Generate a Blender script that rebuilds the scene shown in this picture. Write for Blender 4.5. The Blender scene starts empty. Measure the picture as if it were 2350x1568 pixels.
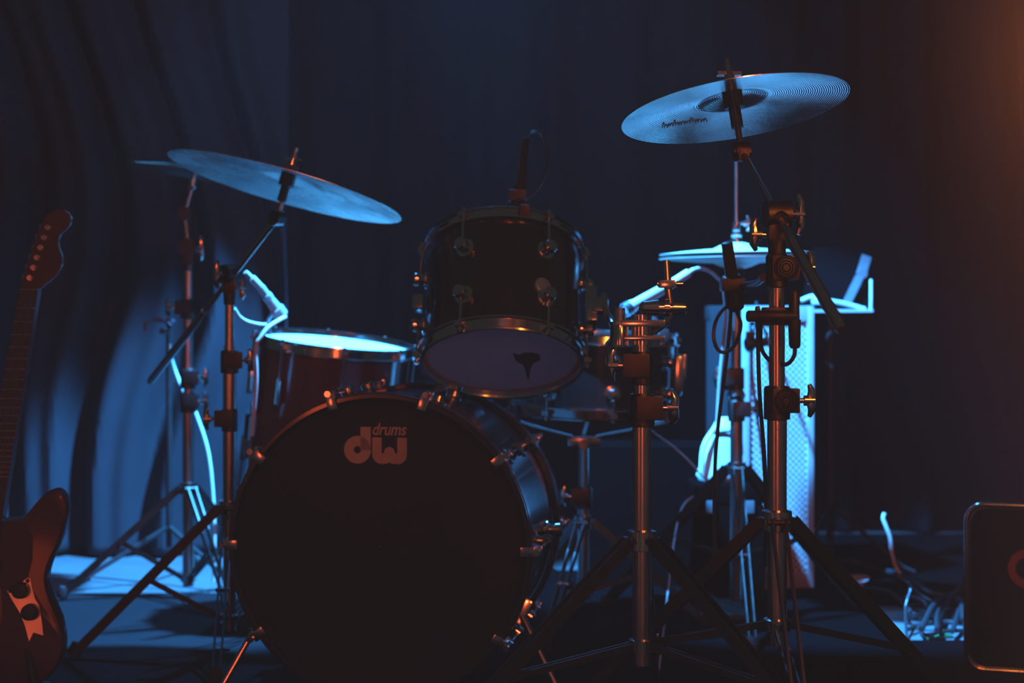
import bpy, bmesh, math, random
from mathutils import Vector, Matrix, Euler
random.seed(7)
PI = math.pi
scene = bpy.context.scene
COL = scene.collection
def R(d): return math.radians(d)

# ------------------------------------------------------------------ camera
CAM_H = 0.756          # camera height above the stage floor (m)
FPX = 3750.0           # focal length measured on the 2350 px wide frame
HORIZ = 690.0          # picture row of the horizon
cam_d = bpy.data.cameras.new('camera'); cam = bpy.data.objects.new('camera', cam_d); COL.objects.link(cam)
cam.location = (0, 0, CAM_H); cam.rotation_euler = (PI/2, 0, 0)
cam_d.sensor_width = 36.0; cam_d.lens = 36.0*FPX/2350.0
cam_d.shift_y = -(784.0-HORIZ)/2350.0
cam_d.clip_start = 0.02
cam_d.dof.use_dof = True; cam_d.dof.focus_distance = 2.6; cam_d.dof.aperture_fstop = 3.6
scene.camera = cam
# ------------------------------------------------------------------ world, light, exposure
scene.view_settings.view_transform = 'Standard'; scene.view_settings.look = 'None'
scene.view_settings.exposure = 0.0; scene.view_settings.gamma = 1.0
scene.view_settings.use_curve_mapping = False
scene.cycles.use_denoising = True
scene.cycles.max_bounces = 6; scene.cycles.use_adaptive_sampling = True; scene.cycles.adaptive_threshold = 0.045; scene.cycles.volume_step_rate = 4.0; scene.cycles.volume_bounces = 0
scene.cycles.sample_clamp_indirect = 3.0
scene.cycles.caustics_reflective = True
world = bpy.data.worlds.new('hall'); scene.world = world; world.use_nodes = True
bgn = world.node_tree.nodes['Background']
bgn.inputs[0].default_value = (0.95, 1.0, 0.95, 1); bgn.inputs[1].default_value = 0.018

def lamp(name, kind, loc, target, color, power, **kw):
    d = bpy.data.lights.new(name, kind); o = bpy.data.objects.new(name, d); COL.objects.link(o)
    o.location = loc
    if target is not None:
        o.rotation_euler = (Vector(target)-Vector(loc)).to_track_quat('-Z', 'Y').to_euler()
    d.color = color; d.energy = power
    for k, v in kw.items(): setattr(d, k, v)
    return o
BLUE = (0.042, 0.35, 1.0)
RED = (1.0, 0.11, 0.03)
# two blue truss lamps over the drummer's seat, one aimed back left, one at the hi-hat side
lamp('blue_truss_spot', 'SPOT', (0.22, 3.80, 2.8), (-0.90, 4.26, 0.0), BLUE, 5200, spot_size=R(34), spot_blend=0.3, shadow_soft_size=0.05)
lamp('blue_truss_spot', 'SPOT', (-0.42, 3.25, 2.5), (0.64, 4.08, 0.42), BLUE, 5000, spot_size=R(34), spot_blend=0.35, shadow_soft_size=0.04)
# the red front-of-house lamp above the audience, and two added low red lamps for stripes on the metal
lamp('red_front_spot', 'SPOT', (0.7, -1.4, 3.0), (0.0, 3.2, 0.6), RED, 150, spot_size=R(50), spot_blend=0.6, shadow_soft_size=0.08)
lamp('added_red_lamp', 'AREA', (0.25, -0.9, 0.62), (0.2, 3.0, 0.75), RED, 5.0, shape='RECTANGLE', size=0.10, size_y=0.5)
lamp('added_red_lamp', 'AREA', (-1.70, 0.10, 0.50), (-0.7, 3.0, 0.6), RED, 1.9, shape='RECTANGLE', size=0.10, size_y=0.4)
# added orange lamp, unseen, makes the glow at the upper right
# added down light, unseen, brightens the front haze to lift the blacks
lamp('blue_back_wash', 'SPOT', (-0.15, 5.05, 3.5), (0.0, 3.1, 0.6), BLUE, 420, spot_size=R(60), spot_blend=0.6, shadow_soft_size=0.06)
lamp('black_lift_light', 'SPOT', (0.0, 0.6, 3.4), (0.0, 0.6, 0.0), (0.85, 1.0, 0.97), 420, spot_size=R(46), spot_blend=0.8, shadow_soft_size=0.1)
lamp('orange_glow_lamp', 'POINT', (0.63, 1.72, 1.03), None, (1.0, 0.24, 0.02), 6.5, shadow_soft_size=0.05)

# ------------------------------------------------------------------ helpers
def at(px, py, Z):
    """point at depth Z seen at photo pixel (px, py): used to take measurements off the photograph"""
    return Vector(((px-1175.0)/FPX*Z, Z, CAM_H-(py-HORIZ)/FPX*Z))
def fl(px, py):
    Z = CAM_H*FPX/(py-HORIZ); return Vector(((px-1175.0)/FPX*Z, Z, 0))

def mat(name, color, rough=0.5, metal=0.0, vary=0.15, nscale=30.0, bump=0.0, spec=0.5, coat=0.0, rvary=0.1):
    m = bpy.data.materials.new(name); m.use_nodes = True; nt = m.node_tree; b = nt.nodes['Principled BSDF']
    tc = nt.nodes.new('ShaderNodeTexCoord'); n = nt.nodes.new('ShaderNodeTexNoise')
    n.inputs['Scale'].default_value = nscale; n.inputs['Detail'].default_value = 4
    nt.links.new(tc.outputs['Object'], n.inputs['Vector'])
    mx = nt.nodes.new('ShaderNodeMix'); mx.data_type = 'RGBA'
    c = Vector(color)
    mx.inputs[6].default_value = (*(c*(1-vary)), 1); mx.inputs[7].default_value = (*(c*(1+vary)), 1)
    nt.links.new(n.outputs['Fac'], mx.inputs[0]); nt.links.new(mx.outputs[2], b.inputs['Base Color'])
    mr = nt.nodes.new('ShaderNodeMapRange'); mr.inputs[3].default_value = max(0.02, rough-rvary*rough*2); mr.inputs[4].default_value = min(1, rough+rvary*rough*2)
    nt.links.new(n.outputs['Fac'], mr.inputs[0]); nt.links.new(mr.outputs[0], b.inputs['Roughness'])
    b.inputs['Metallic'].default_value = metal; b.inputs['Specular IOR Level'].default_value = spec
    if coat: b.inputs['Coat Weight'].default_value = coat; b.inputs['Coat Roughness'].default_value = 0.08
    if bump:
        bp = nt.nodes.new('ShaderNodeBump'); bp.inputs['Strength'].default_value = bump; bp.inputs['Distance'].default_value = 0.004
        nt.links.new(n.outputs['Fac'], bp.inputs['Height']); nt.links.new(bp.outputs[0], b.inputs['Normal'])
    return m
def cymbal_mat(name, color, rough):
    m = mat(name, color, rough, 1.0, 0.35, 11.0, rvary=0.38); nt = m.node_tree; b = nt.nodes['Principled BSDF']
    tc = nt.nodes.new('ShaderNodeTexCoord'); w = nt.nodes.new('ShaderNodeTexWave'); w.wave_type = 'RINGS'; w.rings_direction = 'Z'
    w.inputs['Scale'].default_value = 90; w.inputs['Distortion'].default_value = 1.5; w.inputs['Detail'].default_value = 2
    n = nt.nodes.new('ShaderNodeTexNoise'); n.inputs['Scale'].default_value = 16; n.inputs['Detail'].default_value = 3
    nt.links.new(tc.outputs['Object'], w.inputs['Vector']); nt.links.new(tc.outputs['Object'], n.inputs['Vector'])
    b1 = nt.nodes.new('ShaderNodeBump'); b1.inputs['Strength'].default_value = 0.25; b1.inputs['Distance'].default_value = 0.0006
    b2 = nt.nodes.new('ShaderNodeBump'); b2.inputs['Strength'].default_value = 0.3; b2.inputs['Distance'].default_value = 0.002
    nt.links.new(w.outputs['Fac'], b1.inputs['Height']); nt.links.new(n.outputs['Fac'], b2.inputs['Height'])
    b.inputs['Anisotropic'].default_value = 0.55; tg = nt.nodes.new('ShaderNodeTangent'); tg.direction_type = 'RADIAL'; tg.axis = 'Z'; nt.links.new(tg.outputs[0], b.inputs['Tangent'])
    nt.links.new(b1.outputs[0], b2.inputs['Normal']); nt.links.new(b2.outputs[0], b.inputs['Normal'])
    return m
def film_mat(name, color, trans):
    m = mat(name, color, 0.45, 0, 0.06, 14.0); nt = m.node_tree; b = nt.nodes['Principled BSDF']
    t = nt.nodes.new('ShaderNodeBsdfTranslucent'); t.inputs[0].default_value = (*color, 1)
    mx = nt.nodes.new('ShaderNodeMixShader'); mx.inputs[0].default_value = trans
    nt.links.new(b.outputs[0], mx.inputs[1]); nt.links.new(t.outputs[0], mx.inputs[2])
    nt.links.new(mx.outputs[0], nt.nodes['Material Output'].inputs['Surface'])
    return m
M = dict(
    floor=mat('pale_stage_floor', (0.12, 0.12, 0.12), 0.45, 0, 0.25, 6.0, 0.05),
    rug=mat('black_rug', (0.0018, 0.0018, 0.002), 0.95, 0, 0.3, 90, 0.4, 0.0),
    carpet=mat('charcoal_carpet', (0.008, 0.008, 0.009), 0.95, 0, 0.25, 60, 0.4, 0.1),
    curtain=mat('black_velvet', (0.013, 0.013, 0.016), 0.95, 0, 0.2, 8, 0.0, 0.05),
    drape=mat('grey_drape', (0.025, 0.025, 0.029), 0.9, 0, 0.2, 8, 0.0, 0.1),
    chrome=mat('chrome', (0.62, 0.60, 0.58), 0.16, 1, 0.08, 40),
    satin=mat('satin_chrome_tube', (0.55, 0.52, 0.50), 0.24, 1, 0.08, 50),
    darkmetal=mat('dark_cast_metal', (0.065, 0.06, 0.056), 0.42, 1, 0.2, 60),
    black=mat('black_plastic', (0.014, 0.014, 0.014), 0.45, 0, 0.3, 60),
    rubber=mat('black_rubber', (0.012, 0.012, 0.012), 0.8, 0, 0.3, 60),
    cable=mat('black_cable', (0.02, 0.02, 0.022), 0.4, 0, 0.2, 80),
    wcable=mat('white_cable', (0.75, 0.75, 0.72), 0.4, 0, 0.08, 80),
    lacquer=mat('black_lacquer', (0.012, 0.010, 0.010), 0.22, 0, 0.4, 25, 0, 0.5, 0.6),
    wine=mat('wine_lacquer', (0.10, 0.012, 0.008), 0.2, 0, 0.3, 25, 0, 0.5, 0.6),
    blackhead=mat('black_drum_film', (0.010, 0.010, 0.010), 0.5, 0, 0.15, 12, 0, 0.25),
    void=mat('matt_near_black', (0.0015, 0.0015, 0.0016), 0.95, 0, 0.3, 60, 0.2, 0.0),  # near black, keeps the boxes dark under the blue spots
    whitehead=film_mat('coated_white_film', (0.78, 0.78, 0.76), 0.25),
    tomhead=film_mat('frosted_white_film', (0.65, 0.65, 0.68), 0.40),
    logo=mat('pale_print', (0.42, 0.40, 0.40), 0.6, 0, 0.12, 60),
    mark=mat('dark_worn_print', (0.03, 0.03, 0.035), 0.7, 0, 0.4, 60),
    script=mat('worn_dark_ink', (0.40, 0.36, 0.30), 0.4, 0.8, 0.3, 60),
    cym=cymbal_mat('bronze_cymbal', (0.88, 0.82, 0.66), 0.16),
    cym2=cymbal_mat('bright_bronze_cymbal', (0.90, 0.86, 0.74), 0.26),
    cym3=mat('satin_bronze_hat', (0.85, 0.82, 0.72), 0.48, 0.75, 0.15, 30),
    felt=mat('grey_felt', (0.05, 0.05, 0.05), 0.95, 0, 0.3, 90, 0.3),
    tolex=mat('black_tolex', (0.018, 0.018, 0.02), 0.5, 0, 0.3, 150, 0.4),
    silver=mat('silver_grille', (0.55, 0.55, 0.55), 0.42, 0.15, 0.12, 60),
    trimgrey=mat('grey_trim', (0.45, 0.45, 0.46), 0.4, 0.3, 0.1, 40),
    brownwood=mat('sunburst_wood', (0.040, 0.016, 0.011), 0.45, 0, 0.35, 10, 0, 0.35, 0.15),
    maple=mat('maple_wood', (0.055, 0.025, 0.016), 0.4, 0, 0.25, 14),
    rosewood=mat('rosewood', (0.03, 0.014, 0.01), 0.5, 0, 0.3, 20),
    plate=mat('brushed_control_plate', (0.95, 0.82, 0.75), 0.34, 1, 0.1, 30),
    cloth=mat('pale_nylon', (0.72, 0.72, 0.70), 0.5, 0, 0.12, 12, 0.2),
    greymetal=mat('dull_grey_metal', (0.14, 0.14, 0.15), 0.45, 0.4, 0.15, 40),
    backing=mat('dark_speaker_cloth', (0.06, 0.06, 0.065), 0.9, 0, 0.2, 90, 0.2, 0.1),
    paper=mat('white_paper', (0.8, 0.8, 0.78), 0.7, 0, 0.06, 20),
    green=mat('green_tape', (0.03, 0.20, 0.08), 0.5, 0, 0.15, 30),
    rust=mat('rust_orange', (0.22, 0.05, 0.02), 0.5, 0, 0.25, 20),
)
BASE = {}
def tag(o, label=None, cat=None, group=None, kind=None):
    if label: o['label'] = label
    if cat: o['category'] = cat
    if group: o['group'] = group
    if kind: o['kind'] = kind
    return o
def thing(name, loc, label, cat, group=None):
    o = bpy.data.objects.new(name, None); COL.objects.link(o); o.empty_display_size = 0.05
    o.location = loc; BASE[o.name] = Vector(loc)
    return tag(o, label, cat, group)
def frame(origin, zaxis, xhint=(1, 0, 0)):
    z = Vector(zaxis).normalized(); x = Vector(xhint); x = (x - z*x.dot(z)).normalized(); y = z.cross(x)
    m = Matrix((x, y, z)).transposed().to_4x4(); m.translation = Vector(origin); return m
def smooth_path(pts, n=8):
    P = [Vector(p) for p in pts]
    if len(P) < 3: return P
    P = [P[0]*2-P[1]] + P + [P[-1]*2-P[-2]]; out = []
    for i in range(1, len(P)-2):
        a, b, c, d = P[i-1:i+3]
        for k in range(n):
            t = k/n
            out.append(0.5*((2*b)+(c-a)*t+(2*a-5*b+4*c-d)*t*t+(3*b-a-3*c+d)*t**3))
    out.append(P[-2]); return out
class MB:
    def __init__(self, M=None): self.v = []; self.f = []; self.M = M or Matrix()
    def add(self, vs, fs):
        o = len(self.v); self.v += [self.M @ Vector(p) for p in vs]; self.f += [tuple(i+o for i in f) for f in fs]; return self
    def tube(self, pts, r, seg=12, n=0, caps=True):
        P = smooth_path(pts, n) if n else [Vector(p) for p in pts]
        rs = r if isinstance(r, (list, tuple)) else [r]*len(P)
        if len(rs) != len(P): rs = [rs[min(len(rs)-1, int(i*len(rs)/len(P)))] for i in range(len(P))]
        t0 = (P[1]-P[0]).normalized(); u = t0.orthogonal().normalized(); vs = []; fs = []
        for i, p in enumerate(P):
            t = (P[min(i+1, len(P)-1)]-P[max(i-1, 0)])
            t = t.normalized() if t.length > 1e-9 else t0
            u = (u-t*u.dot(t)); u = u.normalized() if u.length > 1e-6 else t.orthogonal().normalized(); w = t.cross(u)
            for k in range(seg):
                a = 2*PI*k/seg; vs.append(p+(u*math.cos(a)+w*math.sin(a))*rs[i])
        for i in range(len(P)-1):
            for k in range(seg):
                fs.append((i*seg+k, i*seg+(k+1) % seg, (i+1)*seg+(k+1) % seg, (i+1)*seg+k))
        if caps: fs.append(tuple(range(seg))[::-1]); fs.append(tuple(range((len(P)-1)*seg, len(P)*seg)))
        return self.add(vs, fs)
    def cyl(self, a, b, r, r2=None, seg=20): return self.tube([a, b], [r, r if r2 is None else r2], seg)
    def rod(self, a, b, prof, seg=20):
        """round bar from a to b with (t, radius) steps"""
        a, b = Vector(a), Vector(b); return self.tube([a+(b-a)*t for t, _ in prof], [r for _, r in prof], seg)
    def lathe(self, prof, seg=64, closed=False, m=None):
        vs = []; fs = []; n = len(prof)
        for k in range(seg):
            a = 2*PI*k/seg
            for r, z in prof:
                p = Vector((r*math.cos(a), r*math.sin(a), z)); vs.append(m @ p if m else p)
        for k in range(seg):
            k2 = (k+1) % seg
            for i in range(n if closed else n-1):
                j = (i+1) % n; fs.append((k*n+i, k2*n+i, k2*n+j, k*n+j))
        return self.add(vs, fs)
    def disc(self, r, z, seg=64, rings=1):
        return self.lathe([(0.0005, z)]+[(r*(i+1)/rings, z) for i in range(rings)], seg)
    def box(self, c, s, m=None, bev=0.0):
        c = Vector(c); h = Vector(s)/2; bm = bmesh.new(); bmesh.ops.create_cube(bm, size=1)
        for v in bm.verts: v.co = Vector((v.co.x*s[0], v.co.y*s[1], v.co.z*s[2]))
        if bev: bmesh.ops.bevel(bm, geom=bm.edges[:], offset=bev, segments=2, affect='EDGES', profile=0.7)
        bm.verts.index_update(); vs = [(m @ v.co if m else v.co)+c for v in bm.verts]; fs = [[v.index for v in f.verts] for f in bm.faces]; bm.free()
        return self.add(vs, fs)
    def prism(self, outline, z0, z1, m=None):
        n = len(outline); vs = [Vector((x, y, z0)) for x, y in outline]+[Vector((x, y, z1)) for x, y in outline]
        if m: vs = [m @ v for v in vs]
        fs = [tuple(range(n))[::-1], tuple(range(n, 2*n))]+[(i, (i+1) % n, n+(i+1) % n, n+i) for i in range(n)]
        return self.add(vs, fs)
    def ball(self, c, r, s=(1, 1, 1), m=None, seg=16):
        prof = [(math.sin(PI*i/10)*r, -math.cos(PI*i/10)*r) for i in range(11)]
        prof[0] = (1e-5, -r); prof[-1] = (1e-5, r)
        mm = Matrix.Translation(Vector(c)) @ ((m or Matrix()) @ Matrix.Diagonal((*s, 1)))
        return self.lathe(prof, seg, False, mm)
    def bar(self, a, b, w, t, up=(0, 0, 1), bev=0.0):
        """flat bar from a to b, width w, thickness t"""
        a, b = Vector(a), Vector(b); m = frame((a+b)/2, b-a, up); L = (b-a).length
        return self.box((0, 0, 0), (t, w, L), m, bev) if False else self.add([m @ Vector((x*t/2, y*w/2, z*L/2)) for z in (-1, 1) for x, y in ((-1, -1), (1, -1), (1, 1), (-1, 1))],
            [(3, 2, 1, 0), (4, 5, 6, 7), (0, 1, 5, 4), (1, 2, 6, 5), (2, 3, 7, 6), (3, 0, 4, 7)])
    def build(self, name, material, parent=None, label=None, smooth=True, origin=None):
        base = Vector(origin) if origin is not None else Vector((0, 0, 0)); p = parent
        while p is not None and p.parent is not None: p = p.parent
        if p is not None and parent is not None: base = BASE.get(p.name, Vector((0, 0, 0)))
        me = bpy.data.meshes.new(name); me.from_pydata([tuple(v-base) for v in self.v], [], self.f); me.update()
        bm = bmesh.new(); bm.from_mesh(me); bmesh.ops.recalc_face_normals(bm, faces=bm.faces[:]); bm.to_mesh(me); bm.free()
        if smooth:
            for q in me.polygons: q.use_smooth = True
            try: me.set_sharp_from_angle(angle=R(35))
            except Exception: pass
        me.materials.append(M[material] if isinstance(material, str) else material)
        o = bpy.data.objects.new(name, me); COL.objects.link(o)
        if parent is not None: o.parent = parent
        elif origin is not None: o.location = base; BASE[o.name] = base
        if label: o['label'] = label
        return o
def solo(mb, name, material, label, cat, group=None, origin=None):
    if origin is None:
        lo = Vector([min(v[i] for v in mb.v) for i in range(3)]); hi = Vector([max(v[i] for v in mb.v) for i in range(3)])
        origin = ((lo.x+hi.x)/2, (lo.y+hi.y)/2, lo.z)
    return tag(mb.build(name, material, None, origin=origin), label, cat, group)

# ------------------------------------------------------------------ the setting
f = MB(); f.box((0, 4.6, -0.45), (10, 5.2, 0.90)); tag(f.build('floor', 'floor', smooth=False), kind='structure')
f = MB(); f.box((0, 0.0, -0.95), (10, 4.0, 0.10)); tag(f.build('floor_pit', 'rug', smooth=False), kind='structure')
f = MB(); f.box((0, 6.9, 2.0), (10, 0.1, 4.0)); tag(f.build('wall_back', 'curtain', smooth=False), kind='structure')
def curtain(name, material, x0, x1, y, z0, z1, amp, freq, label, seed, gather=0.0):
    rnd = random.Random(seed); ph = [rnd.uniform(0, 6.28) for _ in range(6)]
    nx = int((x1-x0)/0.012); nz = 110; vs = []; fs = []
    for j in range(nz+1):
        t = j/nz; z = z0+(z1-z0)*t
        for i in range(nx+1):
            x = x0+(x1-x0)*i/nx
            sw = x+gather*math.sin(z*1.9+ph[4])*0.10+gather*0.05*math.sin(z*4.3+x*3+ph[5])
            d = amp*(math.sin(sw*freq+ph[0])+0.55*math.sin(sw*freq*1.83+ph[1]+0.6*z)+0.35*math.sin(sw*freq*0.41+ph[2]))
            d *= 1.0-0.25*math.sin(z*2.2+ph[3])
            vs.append((x, y+d, z))
    for j in range(nz):
        for i in range(nx):
            a = j*(nx+1)+i; fs.append((a, a+1, a+nx+2, a+nx+1))
    m = MB(); m.add(vs, fs); o = solo(m, name, material, label, 'curtain')
    md = o.modifiers.new('cloth', 'SOLIDIFY'); md.thickness = 0.004
    return o
curtain('stage_curtain', 'curtain', -4.6, 4.6, 5.35, 0.004, 3.9, 0.035, 26.0, 'wide black velvet curtain hanging in folds across the back of the stage', 3)
curtain('stage_drape', 'drape', -1.62, -0.66, 4.82, 0.012, 2.9, 0.036, 30.0, 'grey drape with deep blue-lit folds behind the electric guitar', 11, 1.0)
m = MB(); m.box((-0.55, 3.15, 0.004), (2.44, 2.06, 0.008)); r_ = solo(m, 'drum_carpet', 'carpet', 'charcoal carpet spread under the drum kit', 'carpet')
m = MB(); m.box((0.245, 3.55, 0.011), (1.23, 1.9, 0.006)); solo(m, 'drum_rug', 'rug', 'black rug under the snare and hi-hat stands', 'rug')
m = MB(); m.box((1.43, 2.83, 0.004), (1.48, 1.54, 0.008)); solo(m, 'black_floor_sheet', 'rug', 'black mat under the metal-edged case', 'mat')

m = MB(); m.box((1.95, 4.64, 0.004), (2.44, 1.20, 0.008)); solo(m, 'black_floor_sheet', 'rug', 'added black sheet that stands in for shadow on the floor by the speaker', 'mat')  # dark sheet put where the floor lies in shadow
# ------------------------------------------------------------------ drums
def hoop_prof(r):   # flanged steel hoop
    return [(r-0.004, -0.012), (r+0.003, -0.012), (r+0.009, -0.010), (r+0.009, -0.007), (r+0.003, -0.006), (r+0.001, 0.010), (r+0.005, 0.013), (r+0.004, 0.016), (r-0.002, 0.015), (r-0.004, 0.010)]
def drum(name, label, mtx, rad, length, shell, head_top, head_bot, nlug, lug_kind='round', phase=0.0, rows=2, group=None):
    t = thing(name, mtx @ Vector((0, 0, 0)), label, 'drum', group)
    MB(mtx).lathe([(rad, 0.004), (rad, length-0.004), (rad-0.007, length-0.001), (rad-0.008, 0.001)], 96, True).build('shell', shell, t)
    MB(mtx).disc(rad+0.001, length+0.001, 96, 3).build('top_head', head_top, t)
    bh = MB(mtx).disc(rad+0.001, -0.001, 96, 3).build('bottom_head', head_bot, t)
    MB(mtx).lathe([(a, length+z) for a, z in hoop_prof(rad+0.003)], 96, True).build('top_hoop', 'chrome', t)
    MB(mtx).lathe([(a, -z) for a, z in hoop_prof(rad+0.003)], 96, True).build('bottom_hoop', 'chrome', t)
    for k in range(nlug):
        a = phase+2*PI*k/nlug; c, s = math.cos(a), math.sin(a)
        for zz, zh, sg in ((length*0.72, length, 1), (length*0.28, 0, -1))[:2 if rows == 2 else 1]:
            lg = MB(mtx @ frame((c*rad, s*rad, zz), (c, s, 0), (0, 0, 1)))
            if lug_kind == 'round':
                lg.lathe([(0.0005, 0), (0.019, 0.0), (0.019, 0.003), (0.012, 0.005), (0.009, 0.013), (0.013, 0.016), (0.0135, 0.022), (0.011, 0.026), (0.0005, 0.027)], 20)
            else:
                lg.box((0, 0, 0.008), (0.05, 0.016, 0.016), None, 0.004); lg.cyl((-0.03, 0, 0.012), (0.03, 0, 0.012), 0.0065)
            lo = lg.build('lug', 'chrome', t)
            rr = rad+0.0125; rod = MB(mtx)
            rod.rod((c*rr, s*rr, zz), (c*rr, s*rr, zh+sg*0.018), [(0, .0028), (.9, .0028), (.9, .0055), (.96, .0055), (.96, .004), (1, .004)], 10)
            rod.box(Vector((c*rr, s*rr, zh+sg*0.002)), (0.016, 0.016, 0.010), Matrix.Rotation(a, 4, 'Z'))
            rod.build('tension_rod', 'chrome', lo)
    return t

# bass drum (rests on its hoops and two spurs)
BC0 = at(870, 1273, 3.0); BC1 = at(974, 1205, 3.39); BR = 0.284
bz = 0.303; BC0.z = BC1.z = bz
ax = (BC1-BC0).normalized(); BL = (BC1-BC0).length
bm_ = frame(BC0, ax, (1, 0, 0))           # local z runs to the back, x to the right, y down
bass = thing('bass_drum', (BC0.x, BC0.y, 0.012), 'large black bass drum with a printed front head', 'drum')
MB(bm_).lathe([(BR-.012, .02), (BR-.012, BL-.02), (BR-.02, BL-.02), (BR-.02, .02)], 128, True).build('shell', 'lacquer', bass)
fh = MB(bm_).disc(BR-.006, .010, 128, 4).build('front_head', 'blackhead', bass)
MB(bm_).disc(BR-.006, BL-.010, 128, 2).build('rear_head', 'whitehead', bass)
for nm, z0, z1 in (('front_hoop', -.012, .030), ('rear_hoop', BL-.030, BL+.012)):
    MB(bm_).lathe([(BR-.011, z0+.002), (BR-.009, z0), (BR-.002, z0), (BR, z0+.002), (BR, z1), (BR-.011, z1)], 128, True).build(nm, 'lacquer', bass)
    MB(bm_).lathe([(BR+.0004, z0+.012), (BR+.0012, z0+.013), (BR+.0012, z0+.026), (BR+.0004, z0+.027)], 128, True).build('hoop_inlay', 'wine', bass)
for k in range(10):
    a = R(-90+18)+2*PI*k/10; c, s = math.cos(a), math.sin(a)
    for z0, sg, zl in ((-.012, 1, BL*.30), (BL+.012, -1, BL*.70)):
        cl = MB(bm_ @ frame((c*BR, s*BR, z0), (c, s, 0), (0, 0, sg)))
        cl.box((.018, 0, .004), (.044, .020, .007), None, .002); cl.box((-.003, 0, -.006), (.006, .018, .026), None, .002)
        cl.box((.034, 0, .010), (.020, .014, .014), None, .003)
        co = cl.build('claw', 'chrome', bass)
        tr = MB(bm_); rr = BR+.012; zz = z0+sg*.02
        tr.rod((c*rr, s*rr, z0-sg*.012), (c*rr, s*rr, zl), [(0, .006), (.06, .006), (.06, .003), (1, .003)], 10)
        tr.build('tension_rod', 'chrome', co)
        lg = MB(bm_ @ frame((c*(BR-.012), s*(BR-.012), zl), (c, s, 0), (0, 0, 1)))
        lg.lathe([(0.0005, 0), (0.019, 0.0), (0.019, 0.003), (0.012, 0.005), (0.009, 0.015), (0.014, 0.018), (0.0145, 0.027), (0.011, 0.031), (0.0005, 0.032)], 20)
        lg.build('lug', 'chrome', bass)
for sx in (-1, 1):
    a = R(90-sx*62); p0 = bm_ @ Vector((math.cos(a)*(BR-.01), math.sin(a)*(BR-.01), BL*.28))
    d = Vector((sx*0.55, -0.62, -1.0)); p1 = p0+d*((p0.z-.030)/1.0)
    sp = MB(); sp.rod(p0+Vector((-sx*.01, 0, .02)), p1, [(0, .007), (.35, .007), (.35, .0095), (.42, .0095), (.42, .006), (1, .006)], 14)
    so = sp.build('spur', 'satin', bass)
    MB().rod(p1, p1+d.normalized()*.020, [(0, .009), (.6, .010), (1, .003)], 14).build('spur_foot', 'rubber', so)
    MB(frame(p0, p0-(bm_ @ Vector((0, 0, BL*.28))))).box((0, 0, .006), (.05, .036, .024), None, .006).build('spur_bracket', 'chrome', bass)
# printed lettering on the front head, measured on the head in photo pixels
def lp(px, py): return ((px-870)/1250.0, (py-1273)/1250.0)
zl = 0.0092
def ring(mb, cx, cy, r0, r1, a0=0, a1=360, n=40):
    vs = []; fs = []
    for k in range(n+1):
        a = R(a0+(a1-a0)*k/n)
        for r in (r0, r1): x, y = lp(cx+math.cos(a)*r, cy+math.sin(a)*r); vs.append((x, y, zl))
    for k in range(n): fs.append((2*k, 2*k+1, 2*k+3, 2*k+2))
    mb.add(vs, fs)
def poly(mb, pts, z=zl): mb.add([(*lp(*p), z) for p in pts], [tuple(range(len(pts)))])
lm = MB(bm_); ring(lm, 816, 1051, 8.5, 32); poly(lm, [(823, 998), (847.5, 998), (847.5, 1052), (823, 1052)])
lm.build('printed_letter', 'logo', fh, 'pale rounded letter d', smooth=False)
lm = MB(bm_)
poly(lm, [(851, 1022), (873, 1022), (873, 1062), (851, 1062)]); poly(lm, [(910, 1022), (932.5, 1022), (932.5, 1062), (910, 1062)])
ring(lm, 873, 1061, 0.2, 22, 90, 180, 16); ring(lm, 910.5, 1061, 0.2, 22, 0, 90, 16)
poly(lm, [(873, 1058), (910, 1058), (910, 1083), (897, 1082), (891.5, 1079), (886, 1082), (873, 1083)])
ring(lm, 891.5, 1056, 0.2, 12.5, 180, 360, 20); poly(lm, [(879, 1056), (904, 1056), (904, 1060), (879, 1060)])
lm.build('printed_letter', 'logo', fh, 'pale rounded letter w', smooth=False)
cu = bpy.data.curves.new('drums_word', 'FONT'); cu.body = 'drums'; cu.size = 0.0315; cu.shear = 0.28; cu.offset = 0.0006; cu.space_character = 0.98
to = bpy.data.objects.new('tmp_text', cu); COL.objects.link(to)
dg = bpy.context.evaluated_depsgraph_get(); me = bpy.data.meshes.new_from_object(to.evaluated_get(dg))
bpy.data.objects.remove(to)
x0, y0 = lp(852, 1016)
xs = [v.co.x for v in me.vertices]; kx = (80/1250.0)/(max(xs)-min(xs))
wm = MB(bm_); wm.add([(x0+(v.co.x-min(xs))*kx, y0-v.co.y, zl) for v in me.vertices], [tuple(p.vertices) for p in me.polygons]); bpy.data.meshes.remove(me)
wm.build('printed_word', 'logo', fh, 'small slanted word drums above the letter w', smooth=False)

# rack tom, tipped back towards the drummer
TT = R(27.7); taxis = Vector((0.015, math.sin(TT), math.cos(TT)))
tm = frame(at(1152, 822, 3.16), taxis)
tom = drum('rack_tom', 'black rack tom tipped back over the bass drum, pale lower head showing', tm, .152, .232, 'lacquer', 'tomhead', 'tomhead', 6, 'round', R(-90+32))
bh = [o for o in tom.children if o.name.startswith('bottom_head')][0]
mk = MB(tm)
def hp(px, py):    # point on the lower head below photo pixel
    d = at(px, py, 1.0)-Vector((0, 0, CAM_H)); o = tm.translation; n = taxis.normalized(); t = (o-Vector((0, 0, CAM_H))).dot(n)/d.dot(n)
    q = tm.inverted() @ (Vector((0, 0, CAM_H))+d*t); return (q.x, q.y, -0.0022)
mk.add([hp(*p) for p in [(1176, 808), (1192, 812), (1205, 807), (1222, 807), (1238, 811), (1240, 824), (1224, 832), (1217, 846), (1214, 868), (1210, 868), (1206, 848), (1200, 835), (1184, 827)]], [tuple(range(13))])
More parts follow.
